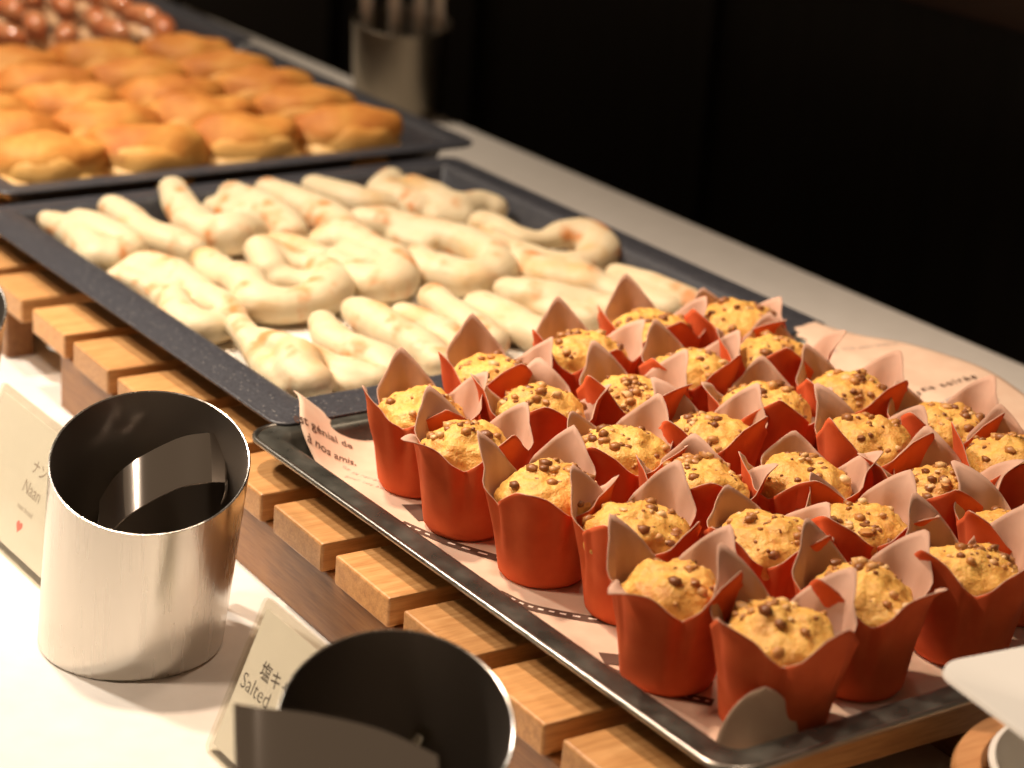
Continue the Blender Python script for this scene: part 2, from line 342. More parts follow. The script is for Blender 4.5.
# ---------------------------------------------------------------- muffins
VF = -25.5   # bearing of the viewer's side, degrees
def muffin(label, x, y, rot, rnd, tips=None, big=1., cake_z=0.):
    """rot: degrees by which the four tips are turned from the diagonals of VF; tips: per tip (height factor, outward curl)"""
    org = Vector((x, y, 5.33)); e = empty('muffin', org, label=label, cat='muffin', group='muffins in red paper wrappers')
    tips = tips or [(1 + rnd.uniform(-.08, .06), rnd.uniform(.0, .5)) for _ in range(4)]
    N = 96; NS = 18; r0 = 2.02 * big; L = 6.0; ph_ = rnd.uniform(0, 9); wob = rnd.uniform(.02, .05)
    V = [Vector((0, 0, .05))]; rings = []
    for j in range(NS + 1):
        ring = []
        for i in range(N):
            th = 2 * PI * i / N; rel = (th - math.radians(VF + 45 + rot)) / (PI / 2)
            k = int(round(rel)) % 4; d = (rel - round(rel)) * PI / 2          # angle from the nearest tip
            hf, curl = tips[k]
            a_ = abs(d) / (PI / 4)
            st = 3.7 + (6.15 * hf - 3.7) * (1 - a_ ** 1.04)
            s = st * (j / NS)
            tipw = max(0., 1 - abs(d) / (PI / 4))
            zc = s * .985; rr = r0 + .15 * s + .06 * max(0, s - 2.4)
            over = max(0., s - 4.2)
            rr += curl * over * over * .30 * tipw; zc -= min(curl, 1.4) * over * over * .13 * tipw
            # folds: flat panels between the tips, pinched pleats at the valleys
            g = sm(.4, 4.0, s)
            rr *= 1 + g * (.05 * math.cos(4 * d) * sm(5.2, 3.6, s) - .07 * math.exp(-((abs(d) - PI / 4) / .10) ** 2) + .04 * math.exp(-((abs(d) - PI / 4 + .22) / .09) ** 2))
            rr *= 1 + g * wob * math.sin(3 * th + ph_) + g * .05 * (abs(math.sin(2.5 * d * 2 + 1.57 + .4 * math.sin(th + ph_))) - .6) + .012 * math.sin(7 * th + ph_ * 2)
            if j == 0: rr = r0 - .12; zc = .0
            zc += .04 * math.sin(5 * th + ph_) * g
            ring.append(Vector((rr * math.cos(th), rr * math.sin(th), zc)))
        rings.append(ring)
    n0 = len(V)
    for r_ in rings: V += r_
    F = [(0, n0 + (i + 1) % N, n0 + i) for i in range(N)]
    for j in range(NS):
        for i in range(N):
            k = (i + 1) % N; F.append((n0 + j * N + i, n0 + j * N + k, n0 + (j + 1) * N + k, n0 + (j + 1) * N + i))
    wv = [v + org for v in V]
    o = obj('paper_wrapper', wv, F, None, e, org=org, angle=0, mats=[M['wrap_out'], M['wrap_in']])
    s_ = o.modifiers.new('thickness', 'SOLIDIFY'); s_.thickness = .045 * U; s_.offset = -1; s_.material_offset = 1; s_.material_offset_rim = 1
    # cake
    sx, sy = rnd.uniform(.95, 1.06), rnd.uniform(.95, 1.06); sd = Vector((rnd.uniform(0, 50), rnd.uniform(0, 50), 0)); top = 4.95 * big + cake_z; lean = Vector((rnd.uniform(-.25, .25), rnd.uniform(-.25, .25), 0))
    prof = [(0, .12), (1.7, .12), (1.8, .5), (1.95, 2.2), (2.12, 2.9), (2.28, 3.35), (2.26, 3.75), (2.12, 4.15), (1.85, 4.5), (1.45, 4.8), (1.0, 4.97), (.5, 5.07), (0, 5.1)]
    def dome(r, z, th):
        z = .12 + (z - .12) * (top - .12) / 4.98
        p = Vector((r * 1.0 * sx * math.cos(th), r * 1.0 * sy * math.sin(th), z))
        if z > 2.8:
            q = p * .8 + sd; f_ = sm(2.8, 3.6, z)
            nz = noise.noise(q) * .30 + noise.noise(q * 2.7) * .16 + noise.noise(q * 6) * .06; p += (Vector((p.x, p.y, (z - 2.6) * 1.2)).normalized()) * nz * f_; p += lean * f_ * (z - 2.8) * .4
        return p
    V = []; n = 56
    pr = []
    for a in range(len(prof) - 1):
        st = 3 if a >= 4 else 1
        for q in range(st): pr.append(tuple(prof[a][i] + (prof[a + 1][i] - prof[a][i]) * q / st for i in (0, 1)))
    rings = [[dome(r, z, 2 * PI * i / n) + org for i in range(n)] for r, z in pr[1:]]
    Vv, Ff = loft(rings, True, False); Vv.append(dome(0, prof[-1][1], 0) + org); l = len(Vv) - 1; b0 = (len(rings) - 1) * n
    Ff += [(b0 + i, b0 + (i + 1) % n, l) for i in range(n)]
    obj('muffin_cake', Vv, Ff, M['cake'], e, org=org, angle=0)
    parts = []
    cl = rnd.uniform(0, 2 * PI)
    for q in range(rnd.randint(38, 52)):
        rad = 2.15 * math.sqrt(rnd.random()); th = rnd.uniform(0, 2 * PI) if rnd.random() < .55 else cl + rnd.gauss(0, .7)
        z = 5.1 - .62 * (rad / 1.9) ** 2 - .55 * max(0, rad - 1.7)
        p = dome(rad, z, th) + org; r = rnd.choice((.09, .12, .16, .22, .30)) * rnd.uniform(.85, 1.1)
        v, f = ico(p + Vector((0, 0, r * .05)), r, 1, (rnd.uniform(.8, 1.3), rnd.uniform(.8, 1.2), rnd.uniform(.6, .9)))
        v = [a + Vector((rnd.uniform(-1, 1), rnd.uniform(-1, 1), rnd.uniform(-1, 1))) * r * .13 for a in v]; parts.append((v, f))
    V, F = merge(*parts); o = obj('nut_topping', V, F, M['nuts'], e, org=org, angle=60); o['kind'] = 'stuff'
    return e
rr_ = random.Random(7)
MUF = [
    ('red wrapped muffin, front row along the near rim, closest to the naan tray', 0.82, 15.11, -30, [(0.84, 0.0), (0.95, 0.3), (1.0, 0.05), (0.92, 0.2)]),
    ('red wrapped muffin, front row along the near rim, second from the naan tray', 6.07, 14.46, -14, [(0.95, 0.0), (0.95, 0.2), (1.0, 0.1), (0.95, 1.5)]),
    ('red wrapped muffin, front row along the near rim, third from the naan tray', 11.88, 14.80, 18, [(0.9, 0.2), (1.0, 0.3), (1.05, 0.2), (0.88, 1.2)]),
    ('red wrapped muffin, front row along the near rim, fourth from the naan tray', 16.88, 16.04, 5, [(0.85, 0.2), (1.02, 0.3), (1.0, 0.1), (0.86, 0.2)]),
    ('red wrapped muffin, front row along the near rim, fifth from the naan tray', 22.67, 13.57, -5, [(1.0, 0.1), (1.0, 0.4), (1.04, 0.2), (0.98, 1.6)]),
    ('red wrapped muffin, front row along the near rim, sixth from the naan tray', 27.82, 14.93, -14, [(0.94, 0.2), (1.03, 0.6), (1.1, 0.2), (0.98, 0.5)]),
    ('red wrapped muffin, second row from the near rim, closest to the naan tray', -1.97, 21.21, -30, [(0.95, 0.2), (0.95, 0.0), (1.02, 0.0), (0.9, 0.3)]),
    ('red wrapped muffin, second row from the near rim, second from the naan tray', 3.39, 20.34, 38, [(0.93, 0.5), (0.94, 0.9), (0.97, 0.3), (0.92, 0.3)]),
    ('red wrapped muffin, second row from the near rim, third from the naan tray', 9.53, 20.90, 5, [(0.86, 0.5), (1.0, 0.05), (0.88, 0.05), (0.86, 0.5)]),
    ('red wrapped muffin, second row from the near rim, fourth from the naan tray', 14.40, 21.60, 38, [(0.89, 0.9), (0.89, 0.9), (0.89, 0.2), (0.94, 0.5)]),
    ('red wrapped muffin, second row from the near rim, fifth from the naan tray', 20.60, 20.51, -18, [(0.93, 0.2), (0.86, 0.9), (0.91, 0.05), (0.9, 0.5)]),
    ('red wrapped muffin, second row from the near rim, sixth from the naan tray', 26.68, 20.48, -10, [(1.0, 0.6), (1.03, 0.5), (1.05, 0.1), (0.95, 0.3)]),
    ('red wrapped muffin, middle row, closest to the naan tray', -2.36, 27.32, -26, [(0.9, 0.3), (0.95, 0.4), (1.02, 0.0), (0.95, 0.2)]),
    ('red wrapped muffin, middle row, second from the naan tray', 3.93, 25.79, -14, [(1.03, 0.5), (1.01, 0.2), (1.02, 0.2), (0.97, 0.3)]),
    ('red wrapped muffin, middle row, third from the naan tray', 9.50, 26.21, -10, [(1.01, 0.2), (0.99, 0.2), (0.99, 0.9), (0.9, 0.5)]),
    ('red wrapped muffin, middle row, fourth from the naan tray', 16.05, 26.39, 38, [(0.97, 0.5), (0.87, 0.05), (0.87, 0.3), (0.9, 0.5)]),
    ('red wrapped muffin, middle row, fifth from the naan tray', 20.96, 25.81, -5, [(0.94, 0.9), (0.95, 0.9), (0.89, 0.05), (0.88, 0.5)]),
    ('red wrapped muffin, middle row, sixth from the naan tray', 26.71, 26.60, -14, [(0.95, 0.2), (1.05, 0.3), (1.06, 0.2), (0.95, 0.4)]),
    ('red wrapped muffin, fourth row from the near rim, closest to the naan tray', -4.05, 33.02, -30, [(0.95, 0.3), (0.95, 0.1), (1.02, 0.0), (0.95, 0.2)]),
    ('red wrapped muffin, fourth row from the near rim, second from the naan tray', 2.02, 31.10, -14, [(0.97, 0.05), (0.95, 0.3), (0.99, 0.05), (0.86, 0.05)]),
    ('red wrapped muffin, fourth row from the near rim, third from the naan tray', 7.98, 31.24, 38, [(0.87, 0.3), (0.92, 0.05), (0.87, 0.9), (0.93, 0.05)]),
    ('red wrapped muffin, fourth row from the near rim, fourth from the naan tray', 14.33, 32.52, -14, [(1.0, 0.3), (0.92, 0.5), (1.02, 0.5), (1.03, 0.05)]),
    ('red wrapped muffin, fourth row from the near rim, fifth from the naan tray', 19.56, 31.76, 38, [(0.96, 0.9), (0.98, 0.5), (0.96, 0.9), (0.87, 0.05)]),
    ('red wrapped muffin, fourth row from the near rim, sixth from the naan tray', 24.77, 31.61, -18, [(1.04, 0.5), (0.99, 0.5), (1.03, 0.9), (0.94, 0.5)]),
    ('red wrapped muffin, back row by the printed paper, closest to the naan tray', -2.76, 38.04, -18, [(0.95, 0.9), (0.87, 0.9), (0.88, 0.05), (0.9, 0.05)]),
    ('red wrapped muffin, back row by the printed paper, second from the naan tray', 2.56, 36.39, 38, [(1.0, 0.5), (0.91, 0.05), (0.93, 0.2), (0.98, 0.2)]),
    ('red wrapped muffin, back row by the printed paper, third from the naan tray', 8.37, 36.49, -14, [(1.0, 0.3), (0.98, 0.5), (0.95, 0.2), (0.92, 0.3)]),
    ('red wrapped muffin, back row by the printed paper, fourth from the naan tray', 13.92, 37.83, -10, [(0.97, 0.2), (1.02, 0.5), (0.9, 0.3), (0.9, 0.2)]),
    ('red wrapped muffin, back row by the printed paper, fifth from the naan tray', 19.18, 37.11, 38, [(0.92, 0.05), (0.99, 0.3), (1.01, 0.05), (0.94, 0.3)]),
]
for lab, x, y, rot, tips in MUF: muffin(lab, x, y, rot, rr_, tips, big=rr_.uniform(.97, 1.05), cake_z=rr_.uniform(-.3, .15))

# ---------------------------------------------------------------- naans
NAAN = [
 ('pale naan with two blunt lobes at the front left corner of the naan tray', [[(-44.37, 14.98, 6.45, 0.75), (-40.35, 15.2, 6.55, 1.1), (-35.64, 14.75, 6.45, 1.4)], [(-41.94, 16.26, 6.85, 1.0), (-38.51, 16.55, 6.85, 1.3), (-36.05, 16.97, 6.65, 1.25), (-35.18, 15.34, 6.45, 1.3)]]),
 ('slim naan with raised tip beside the dark tray wall, behind the corner piece', [[(-43.47, 19.21, 7.05, 1.0), (-41.16, 19.4, 6.85, 1.05), (-38.33, 19.3, 6.65, 1.15), (-36.3, 19.99, 6.55, 1.3), (-34.97, 20.72, 6.45, 1.1)]]),
 ('flat wide naan with a folded loop hole, along the front rim of the tray', [[(-33.29, 14.53, 5.95, 0.55), (-33.64, 16.9, 6.45, 0.8), (-30.78, 17.25, 6.55, 1.1), (-26.56, 17.18, 6.45, 1.1), (-23.47, 17.22, 6.35, 1.0), (-22.31, 16.88, 6.15, 1.0), (-21.69, 14.69, 6.05, 1.25), (-23.88, 14.34, 6.25, 1.15), (-26.55, 15.21, 6.65, 0.9)], [(-32.55, 14.98, 6.05, 0.6), (-29.95, 15.38, 6.15, 0.7), (-27.0, 15.12, 6.15, 0.8)], [(-33.18, 16.28, 6.15, 0.8), (-30.31, 16.22, 6.25, 0.8), (-27.79, 16.29, 6.25, 0.7)], [(-31.56, 15.17, 5.75, 0.5), (-28.87, 15.19, 5.75, 0.6), (-26.0, 14.89, 5.75, 0.8)]]),
 ('large naan with upturned horn tip bearing a brown spot, by the far left', [[(-44.64, 24.19, 7.45, 0.95), (-41.42, 23.17, 7.25, 1.15), (-38.42, 22.9, 6.75, 1.3), (-36.16, 24.04, 6.45, 1.6), (-37.31, 26.24, 6.55, 1.3)], [(-43.34, 28.03, 7.05, 1.0), (-40.73, 28.37, 6.95, 1.3), (-37.6, 28.32, 6.85, 1.3), (-35.27, 28.0, 6.65, 1.1)], [(-43.44, 26.74, 6.25, 0.9), (-40.0, 27.17, 6.45, 1.2)]]),
 ('big curled naan with scorched wedge-shaped fold, in the middle left of the tray', [[(-32.01, 20.25, 6.65, 1.1), (-28.91, 19.67, 6.55, 1.3), (-26.64, 19.89, 6.95, 1.3), (-24.12, 19.55, 6.45, 1.35), (-22.92, 21.04, 6.25, 1.4), (-23.46, 23.53, 6.25, 1.45), (-25.66, 25.63, 6.45, 1.25), (-28.38, 26.06, 6.55, 1.0), (-29.59, 24.75, 6.55, 0.9), (-31.26, 23.89, 6.95, 1.2)], [(-31.13, 23.61, 7.15, 1.1), (-28.81, 22.91, 6.75, 1.1)], [(-28.01, 23.19, 6.05, 1.0), (-26.78, 24.6, 6.05, 1.0)], [(-33.73, 25.97, 6.65, 0.8), (-32.0, 26.82, 6.65, 0.9), (-29.9, 27.22, 6.55, 0.9)]]),
 ('straight tapering naan lying with its tip at the left back wall', [[(-43.64, 30.95, 6.95, 1.0), (-40.94, 31.39, 6.85, 1.25), (-37.91, 31.84, 6.65, 1.35), (-34.62, 31.68, 6.55, 1.25)]]),
 ('short smooth naan tip just left of the crumpled piece in the back row', [[(-44.02, 34.71, 6.75, 0.95), (-41.43, 35.13, 6.75, 1.25), (-39.31, 36.1, 6.65, 1.15), (-38.58, 37.57, 6.55, 1.0)]]),
 ('crumpled naan with a reddish crease at the back corner of the tray', [[(-42.49, 40.03, 7.05, 1.1), (-41.22, 38.71, 6.65, 1.3), (-38.69, 38.76, 6.75, 1.25), (-36.89, 38.93, 6.65, 1.1)], [(-40.37, 40.53, 7.05, 1.1), (-37.52, 40.38, 6.75, 1.5), (-35.58, 40.93, 6.65, 1.4), (-35.68, 43.04, 6.75, 1.2), (-34.99, 43.74, 6.65, 1.0)], [(-35.39, 39.61, 6.35, 1.2), (-34.63, 40.89, 6.35, 1.1)]]),
 ('rounded folded naan with one brown dot on its near end, mid tray', [[(-32.52, 28.95, 6.65, 1.2), (-31.92, 30.14, 6.95, 1.4), (-28.95, 30.31, 6.85, 1.3), (-26.42, 30.46, 6.65, 1.4), (-23.99, 28.83, 6.35, 1.5), (-24.63, 27.58, 6.25, 1.4), (-27.23, 27.55, 6.25, 1.25), (-29.84, 27.92, 6.35, 1.1)], [(-29.4, 28.97, 6.55, 1.3), (-27.08, 29.2, 6.35, 1.3)]]),
 ('large horseshoe shaped naan with an open gap, in the centre of the tray', [[(-35.32, 33.38, 6.85, 1.1), (-33.79, 34.45, 6.95, 1.25), (-32.0, 35.52, 6.85, 1.25), (-30.1, 36.63, 6.85, 1.2), (-28.27, 37.31, 6.75, 1.35), (-25.56, 37.38, 6.45, 1.45), (-23.24, 35.98, 6.25, 1.4), (-22.68, 33.95, 6.15, 1.4), (-24.14, 32.81, 6.25, 1.4), (-25.89, 32.29, 6.45, 1.4), (-27.23, 32.82, 6.65, 1.1)], [(-32.17, 34.41, 6.45, 0.9), (-30.22, 35.11, 6.45, 0.9)]]),
 ('ring shaped naan with an open loop against the back rim', [[(-30.62, 39.95, 7.15, 1.0), (-29.79, 40.44, 7.05, 1.1), (-27.98, 40.65, 6.85, 0.95), (-26.9, 42.14, 6.85, 0.75), (-26.84, 44.1, 7.05, 1.1), (-25.83, 45.35, 6.85, 1.35), (-23.88, 44.51, 6.55, 1.4), (-22.71, 42.29, 6.35, 1.25), (-23.2, 40.59, 6.35, 1.1), (-24.92, 39.75, 6.35, 1.2), (-26.73, 39.03, 6.45, 1.3), (-28.46, 38.85, 6.65, 1.2)]]),
 ('long flattened naan leading out from under the ring shaped piece', [[(-23.97, 38.46, 6.45, 1.3), (-21.24, 38.87, 6.35, 1.35), (-19.33, 40.06, 6.25, 1.3), (-17.19, 41.04, 6.25, 1.1), (-14.98, 41.07, 6.15, 0.9)], [(-23.95, 39.86, 6.35, 1.1), (-21.46, 41.23, 6.25, 1.1)]]),
 ('golden two-ridged naan against the back rim nearest the muffins', [[(-19.69, 42.8, 6.65, 0.75), (-16.91, 42.88, 6.75, 1.0), (-14.66, 43.42, 6.65, 1.0), (-13.04, 43.81, 6.45, 1.0), (-12.54, 43.83, 6.15, 0.9)], [(-18.73, 41.71, 6.35, 0.9), (-16.07, 41.89, 6.35, 1.1), (-13.73, 42.26, 6.25, 1.0)]]),
 ('long naan with a reddish brown crease along its top, behind the muffin tips', [[(-19.94, 34.53, 6.65, 0.9), (-18.33, 35.13, 6.55, 1.3), (-16.83, 36.47, 6.45, 1.35), (-15.19, 38.15, 6.35, 1.2), (-12.64, 38.97, 6.15, 1.1)], [(-18.84, 34.79, 6.05, 1.0), (-16.46, 35.35, 5.95, 1.0), (-14.25, 36.73, 5.95, 1.0)]]),
 ('narrow double naan fingers ending behind the second muffin wrapper', [[(-20.0, 29.24, 6.75, 0.95), (-17.81, 28.97, 6.65, 1.05), (-15.53, 28.9, 6.45, 1.15), (-12.98, 28.75, 6.25, 1.1)], [(-18.36, 31.49, 6.45, 1.0), (-15.87, 31.69, 6.45, 1.2), (-13.24, 31.74, 6.35, 1.2), (-10.87, 32.07, 6.15, 1.0)], [(-18.17, 30.68, 6.05, 0.9), (-14.72, 30.5, 6.05, 1.0)]]),
 ('pointed split naan lying in front of the rounded folded one', [[(-20.72, 24.18, 6.45, 0.9), (-18.29, 24.08, 6.55, 1.2), (-15.55, 24.1, 6.45, 1.3), (-13.82, 24.37, 6.25, 1.2), (-11.62, 24.31, 6.15, 1.0)], [(-19.12, 26.6, 6.25, 0.9), (-16.91, 26.74, 6.25, 1.1), (-14.55, 26.75, 6.15, 1.1), (-12.37, 26.5, 6.05, 1.0)], [(-18.74, 25.75, 6.05, 0.9), (-15.89, 25.69, 6.05, 1.0)]]),
 ('bent finger of naan with golden tips beside the front right corner', [[(-18.72, 20.78, 6.75, 0.9), (-16.18, 20.03, 6.65, 1.15), (-13.78, 20.11, 6.65, 1.2), (-12.21, 20.72, 6.55, 1.2), (-10.92, 20.65, 6.35, 1.0)]]),
 ('crumpled folded naan with browned ridge at the front right corner of the tray', [[(-20.34, 16.21, 6.75, 0.8), (-18.07, 15.9, 6.45, 0.9), (-15.98, 15.4, 6.15, 0.9), (-13.46, 15.02, 5.95, 1.0), (-11.94, 14.92, 5.85, 0.9)], [(-17.84, 16.4, 6.75, 0.75), (-15.14, 16.35, 7.05, 0.9), (-13.3, 16.14, 7.05, 1.2), (-12.25, 15.68, 6.55, 1.5), (-11.34, 15.8, 6.15, 1.3)], [(-14.35, 17.37, 6.75, 0.8), (-12.89, 17.93, 6.45, 0.9), (-11.77, 18.68, 6.25, 1.1), (-10.65, 19.53, 6.15, 1.0)], [(-12.49, 17.41, 5.85, 0.8), (-11.12, 18.18, 5.85, 0.8), (-10.62, 19.28, 5.85, 0.8)], [(-16.83, 15.87, 6.15, 0.7), (-15.05, 15.9, 6.15, 0.8)]]),
]

def naan(label, strands):
    P = [Vector(p[:3]) for s in strands for p in s]; org = sum(P, Vector()) / len(P); org.z = 5.3
    parts = []
    for s in strands:
        q = [(Vector(p[:3]), p[3]) for p in s]
        # catmull-rom through the centres
        for i in range(len(q) - 1):
            p0, p1, p2, p3 = q[max(0, i - 1)], q[i], q[i + 1], q[min(len(q) - 1, i + 2)]
            n = max(2, int((p2[0] - p1[0]).length / .35))
            for k in range(n + (i == len(q) - 2)):
                u = k / n; c = .5 * (2 * p1[0] + (p2[0] - p0[0]) * u + (2 * p0[0] - 5 * p1[0] + 4 * p2[0] - p3[0]) * u * u + (3 * p1[0] - p0[0] - 3 * p2[0] + p3[0]) * u ** 3)
                r = p1[1] + (p2[1] - p1[1]) * sm(0, 1, u); r *= 1.04 + .14 * noise.noise(c * .7)
                c = Vector(c); c.z = max(c.z, 5.3 + r * .8)
                parts.append(ico(c, r, 2, (1.02, 1.02, .86)))
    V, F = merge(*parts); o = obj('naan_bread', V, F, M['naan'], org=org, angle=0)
    r = o.modifiers.new('union', 'REMESH'); r.mode = 'VOXEL'; r.voxel_size = .17 * U; r.use_smooth_shade = True
    s = o.modifiers.new('smooth', 'SMOOTH'); s.factor = .6; s.iterations = 9
    return tag(o, label, 'bread', 'naan breads on the enamel tray')
for lab, st in NAAN: naan(lab, st)

# ---------------------------------------------------------------- golden pastries
def pastry(label, x, y, rz, rnd):
    org = Vector((x, y, 5.3)); e = empty('glazed_pastry', org, rz, label=label, cat='pastry', group='golden glazed pastries in rows')
    def blob(a, b_, h, zc, off, seed, fold=0., bow=0., tilt=0., ex=.85):
        V = []; n = 32; rings = []
        for j in range(1, 16):
            phi = PI * j / 16; ring = []
            for i in range(n):
                th = 2 * PI * i / n; cx, cy = math.cos(th), math.sin(th)
                X = off[0] + a * math.copysign(abs(cx) ** ex, cx) * math.sin(phi) ** .75; Y = off[1] + b_ * math.copysign(abs(cy) ** ex, cy) * math.sin(phi) ** .75
                Z = zc - h * math.cos(phi); X -= bow * Y * Y; Z -= tilt * (X - off[0])
                if Z < .03: Z = .03
                q = Vector((X, Y, Z)) * .5 + Vector((seed, seed, 0)); nz = 1 + .09 * noise.noise(q)
                Z += fold * math.sin((Y - off[1]) * 1.1 + seed) * math.sin(phi)
                ring.append(org + Vector((X * nz, Y * nz, max(.03, Z * nz))))
            rings.append(ring)
        return loft(rings)
    s = rnd.uniform(0, 40)
    V, F = blob(2.9, 4.2, 1.2, 1.1, (.2, 0), s, bow=.03, ex=1.0); obj('pastry_base', V, F, M['layer'], e, org=org, angle=0)
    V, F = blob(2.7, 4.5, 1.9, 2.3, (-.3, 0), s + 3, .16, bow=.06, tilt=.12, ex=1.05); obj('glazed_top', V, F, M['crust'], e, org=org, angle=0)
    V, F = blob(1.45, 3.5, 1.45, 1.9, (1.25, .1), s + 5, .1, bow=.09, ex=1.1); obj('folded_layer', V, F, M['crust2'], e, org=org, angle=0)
    return e
rp = random.Random(3)
rown = ['nearest the naan tray', 'second from the naan tray', 'third from the naan tray', 'fourth from the naan tray', 'fifth from the naan tray', 'furthest from the naan tray']
coln = ['at the front left end', 'second from the front', 'third from the front', 'at the back end']
for i in range(5):
    for j, y in enumerate((18.4, 26.4, 34.4, 42.6)):
        pastry('golden glazed pastry in the row %s, %s' % (rown[i], coln[j]), -52.6 - 6.45 * i + rp.uniform(-.3, .3), y + rp.uniform(-.3, .3), math.radians(rp.uniform(-7, 7) - 16), rp)
# ---------------------------------------------------------------- small sausage buns, far left
rs = random.Random(5)
def bun(label, x, y, rz):
    org = Vector((x, y, 5.3)); e = empty('sausage_bun', org, rz, label=label, cat='bun', group='small glazed sausage buns')
    V, F = ico(org + Vector((0, 0, 1.05)), 1, 3, (2.5, 1.7, 1.15)); V = [Vector((v.x, v.y, max(v.z, org.z + .02))) for v in V]; obj('bun_dough', V, F, M['bun'], e, org=org, angle=0)
    rings = []
    for k in range(13):
        u = k / 12; xx = -2.5 + 5 * u; r = 1.05 * math.sqrt(max(.02, 1 - (2 * u - 1) ** 4)); rings.append([org + Vector((xx, r * math.cos(q), 2.35 + .35 * math.sin(PI * u) + r * math.sin(q))) for q in [2 * PI * a / 16 for a in range(16)]])
    V, F = loft(rings); obj('sausage', V, F, M['sausage'], e, org=org, angle=0)
for i in range(6):
    for j in range(6):
        x = -89.5 - i * 5.4; y = 21 + j * 5.0
        bun('small glazed sausage bun, row %s from the pastries, place %s from the front' % (['first', 'second', 'third', 'fourth', 'fifth', 'last'][i], ['first', 'second', 'third', 'fourth', 'fifth', 'last'][j]), x + rs.uniform(-.6, .6), y + rs.uniform(-.5, .5), rs.uniform(-.6, .6))

# ---------------------------------------------------------------- steel cups and tongs
def cup(label, x, y, h=8.9, sl=.37, sh=(.35, .75), r0=4.2, r1=4.55, d=(.9, -.43), m='steel'):
    org = Vector((x, y, 0)); n = 96
    def ring(r, z, k):  # k: 0 at base .. 1 at rim
        out = []
        for i in range(n):
            q = 2 * PI * i / n; cx, cy = math.cos(q), math.sin(q)
            zz = z - sl * r * (cx * d[0] + cy * d[1]) * k * (z / h)
            out.append(org + Vector((r * cx + sh[0] * zz / h, r * cy + sh[1] * zz / h, zz)))
        return out
    R = [ring(r0 - .22, 0, 0), ring(r0 - .06, .06, 0), ring(r0, .22, 0)] + [ring(r0 + (r1 - r0) * k / 10, .22 + (h - .22) * k / 10, k / 10) for k in range(1, 11)]
    R += [ring(r1 - .05, h + .03, 1), ring(r1 - .10, h, 1)]
    RI = [ring(r1 - .10 + (r0 - r1) * (1 - k / 10), .3 + (h - .3) * k / 10, k / 10) for k in range(9, -1, -1)]
    e = empty('steel_cup', org, label=label, cat='cup', group='slant cut steel cups for serving tongs')
    V, F = loft(R, True, False); obj('cup_wall', V, F, M[m], e, org=org, angle=50)
    V, F = loft([R[-1]] + RI, False, True); obj('cup_lining', V, F, M['steel_in'], e, org=org, angle=50)
    return e
cup('slant cut steel cup in full view beside the naan sign, tongs inside', .25, -.2, h=9.1, r0=4.3)
cup('slant cut steel cup at the bottom edge, in front of the salted sign', 25.8, -2.8, r1=4.35, r0=4.1)
cup('steel cup at the left edge of the picture, only its rim side seen', -23.9, -2.0)
cup('steel cup standing behind the pastry tray, with tong handles sticking up', -84.6, 67.1, h=8.3, sl=.12, sh=(0, 0), m='steel_shaded')  # darker steel than the front cups, dimness put into the colour
cup('far steel cup behind the pastry tray, cut by the top edge', -127, 61.5, sl=.12, sh=(0, 0), m='steel_shaded')
def tongs(label, arch, wv, arms, loc, fs=.07):
    """arch: list of centre points of the flat band's bend; wv: half width vector; arms continue each end down into the cup"""
    org = Vector(loc); e = empty('serving_tongs', org, label=label, cat='tongs')
    def strip(P, name, wv=wv, m=M['polish']):
        Q = []
        for i in range(len(P) - 1):
            p0, p1, p2, p3 = P[max(0, i - 1)], P[i], P[i + 1], P[min(len(P) - 1, i + 2)]
            for k in range(8 + (i == len(P) - 2)):
                u = k / 8; Q.append(.5 * (2 * p1 + (p2 - p0) * u + (2 * p0 - 5 * p1 + 4 * p2 - p3) * u * u + (3 * p1 - p0 - 3 * p2 + p3) * u ** 3))
        rings = []
        for i, q in enumerate(Q):
            dd = (Q[min(len(Q) - 1, i + 1)] - Q[max(0, i - 1)]).normalized(); nrm = dd.cross(wv).normalized() * fs
            rings.append([q + wv - nrm, q + wv * 1.02, q + wv + nrm, q + nrm, q - wv + nrm, q - wv * 1.02, q - wv - nrm, q - nrm])
        V, F = loft(rings); return obj(name, V, F, m, e, org=org, angle=35)
    strip([Vector(p) for p in arch], 'handle_bend')
    for a in arms: strip([Vector(p) for p in a], 'arm', wv * .5)
    return e
tongs('steel tongs standing in the full steel cup, their flat bend showing inside', [(-1.16, -1.12, 5.4), (-1.14, -0.23, 6.6), (-0.83, 0.99, 7.5), (-0.69, 2.71, 8.1), (-0.24, 3.93, 8.3), (-0.35, 4.83, 8.1)], Vector((.90, -.43, -.84)), [[(-1.16, -1.12, 5.4), (-2.17, -0.7, 3.2), (-2.04, -0.3, 1.6)], [(-0.35, 4.83, 8.1), (-0.04, 4.79, 7.2), (-1.02, 4.92, 5.4), (-2.19, 4.95, 2.0)]], (0, 0, .35))
tongs('blurred steel tongs across the cup at the bottom edge of the picture', [(25.71, -8.37, 9.6), (26.76, -8.09, 9.9), (28.23, -6.48, 9.9), (29.48, -4.6, 9.4), (30.66, -3.06, 8.6)], Vector((1.05, -.50, -.85)), [[(25.71, -8.37, 9.6), (26.7, -7.3, 8.9), (27.5, -5.6, 7.7), (27.2, -3.6, 4.0), (26.8, -2.6, 0.9)], [(30.66, -3.06, 8.6), (28.4, -2.6, 6.6), (27.6, -1.8, 3.6), (27.2, -1.4, 0.9)]], (25.8, -2.8, .35))
e = empty('serving_tongs', (-84.59, 67.10, .35), label='tongs with two upright arms at the left in the cup behind the pastry tray', cat='tongs', group='tongs in the cups behind the pastries')
V, F = box(-.55, .55, -.08, .08, 0, 19, .04); R_ = Matrix.Translation((-85.89, 64.50, .35)) @ Matrix.Rotation(-0.030, 4, 'Y') @ Matrix.Rotation(0.030, 4, 'X') @ Matrix.Rotation(.95, 4, 'Z')
